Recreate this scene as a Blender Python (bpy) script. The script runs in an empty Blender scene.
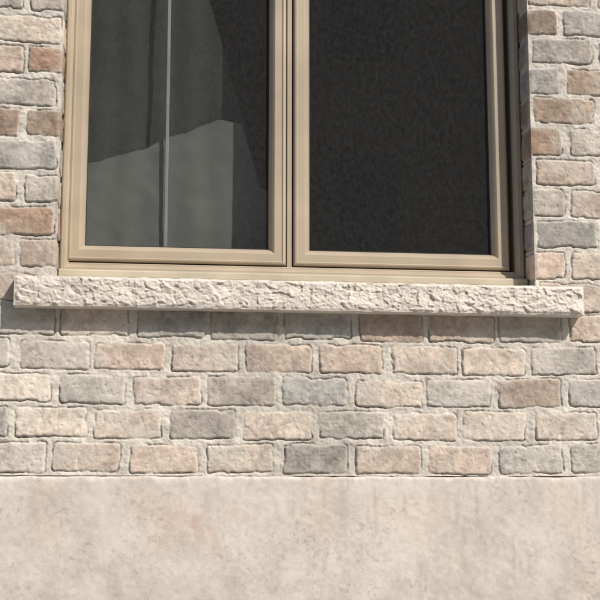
import bpy, math, numpy as np
from mathutils import Vector
rng=np.random.RandomState(7)
S=bpy.context.scene
S.view_settings.view_transform='Standard'; S.view_settings.look='None'; S.view_settings.exposure=0

# ---------------- helpers ----------------
def hsh(i,j,seed):
    i=np.asarray(i).astype(np.int64); j=np.asarray(j).astype(np.int64)
    h=(i*374761393+j*668265263+seed*982451653)&0xffffffff
    h=((h^(h>>13))*1274126177)&0xffffffff
    h=((h^(h>>16))*2246822519)&0xffffffff
    h=h^(h>>15)
    return (h&0xffffff)/float(0xffffff)
def vn(x,y,s,seed):
    x=x/s; y=y/s
    i=np.floor(x); j=np.floor(y); fx=x-i; fy=y-j
    fx=fx*fx*(3-2*fx); fy=fy*fy*(3-2*fy)
    a=hsh(i,j,seed);b=hsh(i+1,j,seed);c=hsh(i,j+1,seed);d=hsh(i+1,j+1,seed)
    return (a*(1-fx)+b*fx)*(1-fy)+(c*(1-fx)+d*fx)*fy*1.0
def fbm(x,y,s,seed,o=4):
    r=0;a=1;t=0
    for k in range(o):
        r=r+a*vn(x,y,s,seed+k*17); t+=a; a*=.5; s*=.5
    return r/t
def sstep(a,b,x):
    t=np.clip((x-a)/(b-a),0,1); return t*t*(3-2*t)
def grid_obj(name,P,C=None,mask=None,mat=None,parent=None,smooth=True):
    n,m,_=P.shape
    idx=np.arange(n*m).reshape(n,m)
    f=np.stack([idx[:-1,:-1],idx[:-1,1:],idx[1:,1:],idx[1:,:-1]],-1)
    if mask is not None: f=f[mask]
    f=f.reshape(-1,4)
    me=bpy.data.meshes.new(name)
    me.vertices.add(n*m); me.vertices.foreach_set('co',P.reshape(-1).astype(np.float32))
    me.loops.add(f.size); me.loops.foreach_set('vertex_index',f.reshape(-1).astype(np.int32))
    me.polygons.add(len(f)); me.polygons.foreach_set('loop_start',(np.arange(len(f))*4).astype(np.int32))
    try: me.polygons.foreach_set('loop_total',np.full(len(f),4,dtype=np.int32))
    except Exception: pass
    me.update(calc_edges=True)
    me.polygons.foreach_set('use_smooth',np.full(len(f),smooth))
    if C is not None:
        a=me.color_attributes.new('Col','FLOAT_COLOR','POINT')
        cc=np.ones((n*m,4),np.float32); cc[:,:3]=C.reshape(-1,3); a.data.foreach_set('color',cc.reshape(-1))
    ob=bpy.data.objects.new(name,me); S.collection.objects.link(ob)
    if mat: me.materials.append(mat)
    if parent: ob.parent=parent
    return ob
def mesh_obj(name,vs,fs,mat,parent=None,bevel=0,smooth=False):
    me=bpy.data.meshes.new(name); me.from_pydata(vs,[],fs); me.update()
    ob=bpy.data.objects.new(name,me); S.collection.objects.link(ob); me.materials.append(mat)
    if parent: ob.parent=parent
    if bevel:
        b=ob.modifiers.new('b','BEVEL'); b.width=bevel; b.segments=3; b.limit_method='ANGLE'; b.angle_limit=math.radians(25)
        for p in me.polygons: p.use_smooth=True
        ob.modifiers.new('w','WEIGHTED_NORMAL')
    return ob
def box(name,x0,x1,y0,y1,z0,z1,mat,parent=None,bevel=0):
    v=[(x,y,z) for x in(x0,x1) for y in(y0,y1) for z in(z0,z1)]
    f=[(0,1,3,2),(4,6,7,5),(0,4,5,1),(2,3,7,6),(0,2,6,4),(1,5,7,3)]
    return mesh_obj(name,v,f,mat,parent,bevel)
def empty(name):
    e=bpy.data.objects.new(name,None); S.collection.objects.link(e); return e
def newmat(name):
    m=bpy.data.materials.new(name); m.use_nodes=True
    nt=m.node_tree; return m,nt,nt.nodes,nt.links,nt.nodes['Principled BSDF']
def simple(name,col,rough=.7,nscale=8,var=.15,bump=.1,bscale=150,metal=0):
    m,nt,N,L,b=newmat(name)
    tc=N.new('ShaderNodeTexCoord')
    n=N.new('ShaderNodeTexNoise'); n.inputs['Scale'].default_value=nscale; n.inputs['Detail'].default_value=4
    L.new(tc.outputs['Object'],n.inputs['Vector'])
    r=N.new('ShaderNodeValToRGB'); r.color_ramp.elements[0].position=.3; r.color_ramp.elements[1].position=.7
    r.color_ramp.elements[0].color=[c*(1-var) for c in col]+[1]; r.color_ramp.elements[1].color=[min(1,c*(1+var)) for c in col]+[1]
    L.new(n.outputs['Fac'],r.inputs[0]); L.new(r.outputs[0],b.inputs['Base Color'])
    b.inputs['Roughness'].default_value=rough; b.inputs['Metallic'].default_value=metal
    if bump:
        n2=N.new('ShaderNodeTexNoise'); n2.inputs['Scale'].default_value=bscale; n2.inputs['Detail'].default_value=2
        L.new(tc.outputs['Object'],n2.inputs['Vector'])
        bp=N.new('ShaderNodeBump'); bp.inputs['Strength'].default_value=bump; bp.inputs['Distance'].default_value=.002
        L.new(n2.outputs['Fac'],bp.inputs['Height']); L.new(bp.outputs[0],b.inputs['Normal'])
    return m
def vcolmat(name,bs=.5,speck=.18,scale=220):
    m,nt,N,L,b=newmat(name)
    a=N.new('ShaderNodeAttribute'); a.attribute_name='Col'
    tc=N.new('ShaderNodeTexCoord')
    n=N.new('ShaderNodeTexNoise'); n.inputs['Scale'].default_value=scale; n.inputs['Detail'].default_value=3; n.inputs['Roughness'].default_value=.7
    L.new(tc.outputs['Object'],n.inputs['Vector'])
    mr=N.new('ShaderNodeMapRange'); mr.inputs[1].default_value=.25; mr.inputs[2].default_value=.75
    mr.inputs[3].default_value=1-speck; mr.inputs[4].default_value=1+speck
    L.new(n.outputs['Fac'],mr.inputs[0])
    mx=N.new('ShaderNodeVectorMath'); mx.operation='SCALE'
    L.new(a.outputs['Color'],mx.inputs[0]); L.new(mr.outputs[0],mx.inputs['Scale'])
    L.new(mx.outputs[0],b.inputs['Base Color']); b.inputs['Roughness'].default_value=.92
    b.inputs['Specular IOR Level'].default_value=.2
    bp=N.new('ShaderNodeBump'); bp.inputs['Strength'].default_value=bs; bp.inputs['Distance'].default_value=.002
    L.new(n.outputs['Fac'],bp.inputs['Height']); L.new(bp.outputs[0],b.inputs['Normal'])
    return m

# ---------------- dimensions ----------------
OX0,OX1,OZ1=0.172,1.635,2.36
BASE=0.375
CP,BP=0.0995,0.2205
OZ0=BASE+5*CP+0.075
YF=0.10
M_brick=vcolmat('weathered_brick_and_mortar',.4,.16,230)
M_rock=vcolmat('rock_faced_limestone',.4,.10,160)
M_base=vcolmat('smooth_limestone',.22,.08,170)

PAL=np.array([(.515,.435,.365),(.41,.38,.335),(.57,.495,.415),(.47,.38,.315),(.375,.36,.33),(.54,.46,.385),(.465,.425,.37),(.515,.415,.345)])
def brick_field(U,V):
    wu=(fbm(U,V,.05,11,4)-.5)*.010; wv=(fbm(U,V,.05,23,4)-.5)*.008
    u=U+wu; v=V+wv+(vn(U,V*0,.45,31)-.5)*.008
    row=np.floor((v-BASE)/CP); par=np.mod(row,2)
    up=row>=5
    mid=(OX0+OX1)/2
    left=u<mid
    ph=np.where(par==0,0.0,0.5)
    s_low=(u-0.171)/BP+ph
    du=np.where(left,OX0-u,u-OX1)
    s_up=du/BP+np.where(par==0,.5,0.0)
    jit=(hsh(row,row*0,77)-.5)*.10
    s=np.where(up,s_up,s_low+jit)
    i=np.floor(s); iid=np.where(up,np.where(left,i+500,i+900),i)
    cu=(s-i-.5)*BP
    cv=(v-BASE)-(row+.5)*CP
    r1=hsh(iid,row,1);r2=hsh(iid,row,2);r3=hsh(iid,row,3);r4=hsh(iid,row,4);r5=hsh(iid,row,5);r6=hsh(iid,row,6)
    ang=(r1-.5)*.045
    cu2=cu-cv*ang+(r2-.5)*.008; cv2=cv+cu*ang+(r3-.5)*.005
    hw=.1015-(r4)*.008; hh=.0425-r5*.004
    rr=.005+.005*r1
    qx=np.abs(cu2)-hw+rr; qy=np.abs(cv2)-hh+rr
    d=np.hypot(np.maximum(qx,0),np.maximum(qy,0))+np.minimum(np.maximum(qx,qy),0)-rr
    d=d+(fbm(U,V,.014,41,3)-.5)*.006+sstep(.58,.75,fbm(U,V,.06,43,3))*.005
    inb=sstep(.0016,-.0016,d)
    tone=hsh(iid,row,8)
    return d,inb,iid,row,cu2,cv2,r6,tone
def brick_hc(U,V):
    d,inb,iid,row,cu,cv,r6,tone=brick_field(U,V)
    fine=fbm(U,V,.009,51,3)-.5; med=fbm(U,V,.06,61,3)-.5
    tilt=(r6-.5)*.03*cu+(tone-.5)*.04*cv
    pil=-.0018*np.exp(d/.0035)
    hb=.0024+tilt+pil+fine*.0028+med*.0022
    pits=sstep(.70,.80,fbm(U,V,.012,71,2)); hb=hb-pits*.0014
    k=fbm(U,V,.05,81,3)
    hm=-.0006+(k-.5)*.010+(fbm(U,V,.008,91,3)-.5)*.0040
    gro=np.exp(-((d-.002)/.0022)**2)*sstep(.42,.60,fbm(U,V,.06,93,2))*.0042
    gro=gro+np.exp(-((d-.002)/.0022)**2)*sstep(.0,.03,-cv)*.0022
    h=hm*(1-inb)+hb*inb-gro
    idx=np.floor(tone*7.999).astype(int)
    col=PAL[idx]
    shade=(.88+.22*hsh(iid,row,9))[...,None]
    col=col*shade
    redup=((row>=5)&(hsh(iid,row,10)>.72))[...,None]
    col=np.where(redup,col*np.array((.74,.63,.56)),col)
    upd=(row>=5)[...,None]
    col=np.where(upd,col*np.array((.91,.89,.875)),col)
    dk=((row<5)&(hsh(iid,row,10)>.82))[...,None]
    col=np.where(dk,col*np.array((.82,.80,.79)),col)
    b1=fbm(U,V,.05,101,4); b2=fbm(U,V,.014,111,3)
    col=col*(1+(b1-.5)*.55+(b2-.5)*.65)[...,None]
    bloom=(sstep(.45,.75,fbm(U,V,.09,121,4))*.50+sstep(-.010,0,d)*.25)[...,None]
    col=col*(1-bloom)+np.array((.56,.52,.455))*bloom
    mc=np.array((.54,.50,.44))*(1+(fbm(U,V,.03,131,4)-.5)*.50)[...,None]
    mc=mc*(1-.35*np.clip(gro/.005,0,1))[...,None]
    c=mc*(1-inb[...,None])+col*inb[...,None]
    grime=(1-.20*sstep(.45,.8,fbm(U,V,.5,141,4)))[...,None]
    return h,np.clip(c*grime,0.02,.75)

# ---------------- brick wall ----------------
def axis(lo,f0,f1,hi,fs,cs,snap):
    a=np.arange(lo,f0,cs); b=np.arange(f0,f1,fs); c=np.arange(f1,hi+cs,cs)
    x=np.concatenate([a,b,c])
    for s in snap:
        x[np.argmin(abs(x-s))]=s
    return x
fs=.0022
xs=axis(-3.5,-.25,2.05,5.5,fs,.03,[OX0,OX1]); zs=axis(BASE,BASE+.00001,1.98,5.6,fs,.03,[OZ0,OZ1])
U,V=np.meshgrid(xs,zs)
H,C=brick_hc(U,V)
dox=np.maximum(np.maximum(OX0-U,U-OX1),np.maximum(OZ0-V,V-OZ1))
H=H*sstep(0,.008,np.abs(dox))
P=np.stack([U,-H,V],-1)
cx=(xs[:-1]+xs[1:])/2; cz=(zs[:-1]+zs[1:])/2
CU,CV=np.meshgrid(cx,cz)
mask=~((CU>OX0)&(CU<OX1)&(CV>OZ0)&(CV<OZ1))
wall=grid_obj('brick_wall',P,C,mask,M_brick)
def reveal(name,x,sgn):
    ys=np.arange(0,.20,.0024); zz=np.arange(OZ0,OZ1+.004,.004)
    Yg,Zg=np.meshgrid(ys,zz)
    Uu=(OX0-Yg) if sgn>0 else (OX1+Yg)
    h,c=brick_hc(Uu+0.0,Zg)
    h=h*sstep(0,.008,Yg)
    Pp=np.stack([x+sgn*h,Yg,Zg],-1)
    if sgn>0: Pp=Pp[:,::-1]; c=c[:,::-1]
    return grid_obj(name,Pp,c,None,M_brick,wall)
reveal('left_reveal',OX0,1); reveal('right_reveal',OX1,-1)
box('steel_lintel',OX0-.1,OX1+.1,.012,.19,OZ1,OZ1+.01,simple('lintel',(.12,.1,.09)),wall)

# ---------------- limestone base course ----------------
xb=axis(-3.5,-.3,2.1,5.5,.0035,.03,[])
z0b,z1b=-.42,BASE-.002
zz=np.concatenate([[z1b,z1b],np.arange(z1b-.001,-.05,-.0035),np.arange(-.05,z0b,-.02),[z0b,z0b]])
yy=np.concatenate([[.03,-.008],np.full(len(zz)-4,-.012),[-.008,.03]])
U,V=np.meshgrid(xb,zz)
Y=np.repeat(yy[:,None],len(xb),1)
n=(fbm(U,V,.12,201,4)-.5)*.0028+(fbm(U,V,.02,211,3)-.5)*.0016
edge=sstep(0,.02,z1b-V)
chip=np.exp(-(z1b-V)/.006)*sstep(.5,.75,fbm(U,V*0,.03,215,3))*.006
inner=np.ones_like(V); inner[0]=0; inner[-1]=0
Y=Y+(-n*edge+chip+.004*np.exp(-(z1b-V)/.003))*inner
V2=V-((fbm(U,V*0,.05,217,3)-.5)*.006)*sstep(.02,0,z1b-V)*inner
base=np.array((.53,.485,.43))
big=fbm(U,V,.35,221,5); mid=fbm(U*1.0,V*.7,.07,231,4); sm=fbm(U,V,.012,241,3)
c=base*(1+(big-.5)*.20+(mid-.5)*.24+(sm-.5)*.26)[...,None]
pink=(sstep(.48,.74,fbm(U,V*.6,.16,251,4))*.32)[...,None]
c=c*(1-pink)+c*np.array((1.0,.89,.83))*pink
stk=sstep(.58,.78,fbm(U,V*.15,.022,261,3))*sstep(.48,.68,fbm(U,V,.28,262,3))
rust=np.exp(-((U-.60)/.13)**2-((V-.24)/.06)**2)*sstep(.42,.62,fbm(U,V*.6,.025,263,4))
c=c*(1-.12*stk)[...,None]*(1-np.array((.05,.15,.18))*rust[...,None])
foot=sstep(.16,.02,V)*sstep(.35,.65,fbm(U,V,.06,271,4))
c=c*(1-.10*foot)[...,None]
speck=sstep(.68,.78,fbm(U,V,.010,273,2))*sstep(.4,.6,fbm(U,V,.15,274,3))
c=c*(1-.20*speck)[...,None]
lime=(sstep(.50,.70,fbm(U*.6,V,.06,281,4))*.45*sstep(.28,.36,V)+sstep(.58,.75,fbm(U,V,.11,283,4))*.4)[...,None]
c=c*(1-lime)+np.array((.61,.575,.52))*lime
bc=grid_obj('limestone_base_course',np.stack([U,Y,V2],-1),np.clip(c,.03,.7),None,M_base)

# ---------------- rock faced sill ----------------
def cellplane(U,V,s,seed,amp,sl):
    best=np.full(U.shape,1e9); hh=np.zeros(U.shape)
    wu=U/s+(vn(U,V,s*.7,seed+5)-.5)*.5; wv=V/s*1.25+(vn(U,V,s*.7,seed+6)-.5)*.5
    i0=np.floor(wu); j0=np.floor(wv)
    for di in(-1,0,1):
        for dj in(-1,0,1):
            i=i0+di;j=j0+dj
            px=i+hsh(i,j,seed); py=j+hsh(i,j,seed+1)
            dx=wu-px; dy=wv-py; d=dx*dx+dy*dy
            h=(hsh(i,j,seed+2)-.5)*amp+dx*s*(hsh(i,j,seed+3)-.5)*sl+dy*s*(hsh(i,j,seed+4)-.5)*sl
            sel=d<best; best=np.where(sel,d,best); hh=np.where(sel,h,hh)
    return hh
SX0,SX1=.060,1.768; SZ0,SZ1=.860,.948; SP=.056
xsl=np.concatenate([np.arange(SX0,SX1,.0018),[SX1]])
nf=56
tf=np.linspace(0,1,nf)
zprof=np.concatenate([[SZ0]*6,SZ0+(SZ1-SZ0)*tf,np.linspace(SZ1,SZ1+.030,20)[1:]])
yprof=np.concatenate([np.linspace(.03,-SP,7)[:-1],np.full(nf,-SP),np.linspace(-SP,YF+.03,20)[1:]])
U,Z=np.meshgrid(xsl,zprof); Y=np.repeat(yprof[:,None],len(xsl),1)
face=np.zeros(len(zprof)); face[6:6+nf]=1
face=face[:,None]
rock=cellplane(U,Z,.036,401,.0022,.34)+cellplane(U,Z,.016,421,.0013,.42)+cellplane(U,Z,.008,425,.0008,.40)+(fbm(U,Z,.007,431,2)-.5)*.0018+(fbm(U,Z,.10,432,2)-.5)*.006
r=rock.copy(); r[1:-1,1:-1]=(rock[1:-1,1:-1]*3+rock[:-2,1:-1]+rock[2:,1:-1]+rock[1:-1,:-2]+rock[1:-1,2:])/7; rock=r
t=(Z-SZ0)/(SZ1-SZ0)
margin=sstep(0,.12,t)*sstep(1.0,.90,t)
endm=sstep(0,.012,U-SX0)*sstep(0,.012,SX1-U)
out=(rock+.004)*margin*endm
Y=Y-out*face
rag=(fbm(U,U*0,.022,441,4)-.5)
Z=Z+rag*.005*np.clip(1-np.abs(t-1)/.2,0,1)*(Y<0)-rag*.006*np.clip(1-t/.2,0,1)*face
topm=(np.arange(len(zprof))>=6+nf)[:,None]
Z=Z+(fbm(U,Y,.04,451,3)-.5)*.002*topm
c=np.array((.60,.545,.475))*(1+(fbm(U,Z,.05,461,4)-.5)*.28+(fbm(U,Z,.2,462,3)-.5)*.22)[...,None]
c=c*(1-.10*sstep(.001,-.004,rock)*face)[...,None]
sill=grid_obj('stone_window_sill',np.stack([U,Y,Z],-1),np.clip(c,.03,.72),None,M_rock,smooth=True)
M_saw=simple('sawn_limestone',(.48,.435,.38),.9,20,.12,.4,160)
for nm,col in(('end_face_a',0),('end_face_b',-1)):
    vs=[(float(U[k,col]),float(Y[k,col]),float(Z[k,col])) for k in range(U.shape[0])]
    vs.append((vs[-1][0],vs[-1][1],SZ0)); 
    mesh_obj(nm,vs,[tuple(range(len(vs)))],M_saw,sill)
box('sill_bed',SX0+.06,SX1-.06,.035,YF+.12,SZ0+.002,SZ1-.004,M_saw,sill)

# ---------------- casement window ----------------
M_fr=simple('tan_painted_cladding',(.38,.31,.225),.5,6,.10,.06,60)
M_fr2=simple('olive_tan_subsill',(.44,.385,.285),.5,9,.12,.05,60)
M_gask=simple('black_gasket',(.02,.02,.02),.7)
win=empty('casement_window')
def ring(name,x0,x1,z0,z1,prof,mat,bw=0):
    vs=[];fs=[];n=len(prof)
    for (a,y) in prof:
        vs+=[(x0+a,y,z0+a),(x1-a,y,z0+a),(x1-a,y,z1-a),(x0+a,y,z1-a)]
    for k in range(n-1):
        for q in range(4):
            r=(q+1)%4; fs.append((k*4+q,k*4+r,(k+1)*4+r,(k+1)*4+q))
    return mesh_obj(name,vs,fs,mat,win,bw)
WZ0=.985; WZ1=OZ1
SB=1.024
ring('outer_frame',OX0+.002,OX1-.002,WZ0,WZ1-.002,[(0,YF+.12),(0,YF-.004),(.006,YF-.010),(.018,YF-.010),(.024,YF-.002),(.030,YF+.006),(.030,YF+.12)],M_fr,.0015)
box('bottom_rail',OX0+.03,OX1-.03,YF+.004,YF+.12,WZ0+.012,SB-.004,M_fr,win,.003)
v=[];x0,x1=OX0+.003,OX1-.003
pf=[(YF+.03,WZ0-.016),(YF-.030,WZ0-.020),(YF-.034,WZ0-.014),(YF-.034,WZ0+.004),(YF-.028,WZ0+.008),(YF+.03,WZ0+.020)]
for x in(x0,x1): v+=[(x,a,b) for a,b in pf]
f=[tuple(range(5,-1,-1)),tuple(range(6,12))]+[(k,(k+1)%6,(k+1)%6+6,k+6) for k in range(6)]
mesh_obj('subsill',v,f,M_fr2,win,.002)
L0,L1=.196,.868; R0,R1=.892,1.585
box('mullion',L1+.004,R0-.004,YF+.010,YF+.12,SB-.004,WZ1-.03,M_fr,win,.002)
sp=[(0,YF+.05),(0,YF+.004),(.004,YF-.002),(.010,YF-.004),(.012,YF+.0),(.036,YF+.0),(.039,YF+.003),(.046,YF+.010),(.052,YF+.022),(.053,YF+.03)]
for nm,a,b in(('left_sash',L0,L1),('right_sash',R0,R1)):
    ring(nm,a,b,SB,WZ1-.034,sp,M_fr,.001)
    ring(nm+'_gasket',a+.0525,b-.0525,SB+.0525,WZ1-.0865,[(0,YF+.026),(.003,YF+.026),(.003,YF+.034)],M_gask)
m,nt,N,L,b=newmat('window_glass'); N.remove(b)
m.use_transparent_shadow=True
out=N['Material Output']
tr=N.new('ShaderNodeBsdfTransparent'); tr.inputs[0].default_value=(.80,.83,.81,1)
gl=N.new('ShaderNodeBsdfGlossy'); gl.inputs['Roughness'].default_value=.02; gl.inputs[0].default_value=(1,1,1,1)
df=N.new('ShaderNodeBsdfDiffuse'); df.inputs[0].default_value=(.5,.5,.49,1)
tc=N.new('ShaderNodeTexCoord'); mp=N.new('ShaderNodeMapping'); mp.inputs['Scale'].default_value=(14,14,9)
n1=N.new('ShaderNodeTexNoise'); n1.inputs['Scale'].default_value=5; n1.inputs['Detail'].default_value=8; n1.inputs['Roughness'].default_value=.8
L.new(tc.outputs['Object'],mp.inputs[0]); L.new(mp.outputs[0],n1.inputs['Vector'])
mr=N.new('ShaderNodeMapRange'); mr.inputs[1].default_value=.35; mr.inputs[2].default_value=.75; mr.inputs[3].default_value=.02; mr.inputs[4].default_value=.065
L.new(n1.outputs['Fac'],mr.inputs[0])
m1=N.new('ShaderNodeMixShader'); m2=N.new('ShaderNodeMixShader')
L.new(mr.outputs[0],m1.inputs[0]); L.new(tr.outputs[0],m1.inputs[1]); L.new(df.outputs[0],m1.inputs[2])
m2.inputs[0].default_value=.08; L.new(m1.outputs[0],m2.inputs[1]); L.new(gl.outputs[0],m2.inputs[2]); L.new(m2.outputs[0],out.inputs[0])
M_gl=m
for nm,a,b_ in(('left_glass',L0,L1),('right_glass',R0,R1)):
    mesh_obj(nm,[(a+.045,YF+.03,SB+.045),(b_-.045,YF+.03,SB+.045),(b_-.045,YF+.03,WZ1-.07),(a+.045,YF+.03,WZ1-.07)],[(0,1,2,3)],M_gl,win)
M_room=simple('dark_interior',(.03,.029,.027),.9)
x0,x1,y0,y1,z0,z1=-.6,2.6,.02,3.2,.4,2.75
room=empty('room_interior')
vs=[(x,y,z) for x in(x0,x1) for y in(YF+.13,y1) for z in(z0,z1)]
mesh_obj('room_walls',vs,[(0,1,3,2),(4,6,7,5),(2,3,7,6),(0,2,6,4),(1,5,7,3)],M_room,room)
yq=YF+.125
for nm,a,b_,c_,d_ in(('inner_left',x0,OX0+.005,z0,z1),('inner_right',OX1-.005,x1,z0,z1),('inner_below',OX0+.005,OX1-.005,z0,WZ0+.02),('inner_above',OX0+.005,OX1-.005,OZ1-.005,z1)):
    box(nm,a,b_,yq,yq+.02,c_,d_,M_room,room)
M_refl_dark=simple('dark_reflection_tone',(.035,.035,.034),.95,5,.2,.3,300)  # these three materials carry the tones of a reflection in the left pane
M_refl_pale=simple('pale_reflection_tone',(.135,.135,.13),.95,6,.10,.3,300)
M_refl_streak=simple('reflection_streak_tone',(.30,.30,.29),.8)
refl=empty('pane_reflection_shapes')  # added shapes behind the glass that imitate its reflection
def ripples(X,Z,y,amp):
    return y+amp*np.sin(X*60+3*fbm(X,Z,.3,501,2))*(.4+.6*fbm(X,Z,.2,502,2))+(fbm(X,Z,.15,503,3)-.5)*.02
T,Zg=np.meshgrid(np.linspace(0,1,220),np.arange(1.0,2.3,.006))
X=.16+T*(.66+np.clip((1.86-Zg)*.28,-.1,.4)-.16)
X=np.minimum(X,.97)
grid_obj('dark_reflection_sheet',np.stack([X,ripples(X,Zg,.31,.006),Zg],-1),None,None,M_refl_dark,refl)  # sheet for the darker reflection with its slanted edge
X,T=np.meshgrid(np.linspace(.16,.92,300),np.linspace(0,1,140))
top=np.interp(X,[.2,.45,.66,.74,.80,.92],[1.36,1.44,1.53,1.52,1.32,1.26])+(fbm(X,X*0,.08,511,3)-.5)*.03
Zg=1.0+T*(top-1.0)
grid_obj('pale_reflection_sheet',np.stack([X,ripples(X,Zg,.26,.003),Zg],-1),None,None,M_refl_pale,refl)  # sheet shaped like the pale area reflected in the left pane
box('reflection_streak',.490,.501,.236,.242,1.02,2.2,M_refl_streak,refl,.002)  # thin bar imitating a light vertical streak in the reflection

# ---------------- street behind the camera (seen in reflections) ----------------
M_g=simple('earth',(.11,.12,.07),.95,.5,.3,.3,5)
mesh_obj('ground',[(-300,-300,-.44),(300,-300,-.44),(300,300,-.44),(-300,300,-.44)],[(0,1,2,3)],M_g)
box('pavement',-40,40,-2.6,-.03,-.6,-.40,simple('concrete_paving',(.32,.31,.29),.9,2,.15,.3,60),None,.01)
box('road',-60,60,-9.5,-2.61,-.7,-.43,simple('asphalt',(.05,.05,.052),.9,3,.2,.4,80))
h=empty('added_reflection_house')  # added house out of view, tall enough to keep glass reflections dark
M_hb=simple('house_brick',(.20,.15,.125),.9,3,.2,.3,30); M_rf=simple('roof_shingle',(.08,.08,.085),.9,4,.3,.3,20)
box('walls',-14,14,-25,-16,-.44,10.5,M_hb,h)
mesh_obj('roof',[(-14.5,-25.5,10.48),(14.5,-25.5,10.48),(14.5,-15.5,10.48),(-14.5,-15.5,10.48),(-14.5,-20.5,13),(14.5,-20.5,13)],[(0,1,5,4),(2,3,4,5),(0,4,3),(1,2,5),(3,2,1,0)],M_rf,h)
M_wt=simple('brown_trim',(.14,.12,.10),.6); M_dg=simple('dark_pane',(.03,.035,.04),.15,4,.1,0)
for fl in(0.9,4.3,7.7):
    for k in range(7):
        x=-12+k*4
        if fl<1 and k==3: continue
        box('window_trim',x-.65,x+.65,-16.0,-15.95,fl,fl+1.7,M_wt,h); box('window_pane',x-.56,x+.56,-15.95,-15.93,fl+.09,fl+1.61,M_dg,h)
box('door_trim',-.6,.6,-16.0,-15.95,-.43,2.1,M_wt,h); box('door',-.5,.5,-15.95,-15.92,-.42,2.0,simple('door_paint',(.15,.05,.04),.5),h)

# ---------------- light ----------------
sd=Vector((.76,-1,1.2)).normalized()
el=math.asin(sd.z); az=math.atan2(sd.x,sd.y)
w=bpy.data.worlds.new('World'); S.world=w; w.use_nodes=True
nt=w.node_tree; sk=nt.nodes.new('ShaderNodeTexSky'); sk.sky_type='NISHITA'; sk.sun_disc=False; sk.sun_elevation=el; sk.sun_rotation=az
sk.dust_density=2.0
bg=nt.nodes['Background']; bg.inputs[1].default_value=.15; nt.links.new(sk.outputs[0],bg.inputs[0])
sl=bpy.data.lights.new('sun','SUN'); sl.energy=4.6; sl.angle=math.radians(.8); sl.color=(1,.945,.865)
so=bpy.data.objects.new('sun',sl); S.collection.objects.link(so); so.rotation_euler=(-sd).to_track_quat('-Z','Y').to_euler(); so.location=sd*20

# ---------------- camera ----------------
cam=bpy.data.cameras.new('camera'); co=bpy.data.objects.new('camera',cam); S.collection.objects.link(co); S.camera=co
co.location=(.46,-3.6,.33); tgt=Vector((.90,0,.90))
co.rotation_euler=(tgt-co.location).to_track_quat('-Z','Y').to_euler()
cam.lens=73; cam.sensor_width=36; cam.clip_end=1000; cam.clip_start=.05
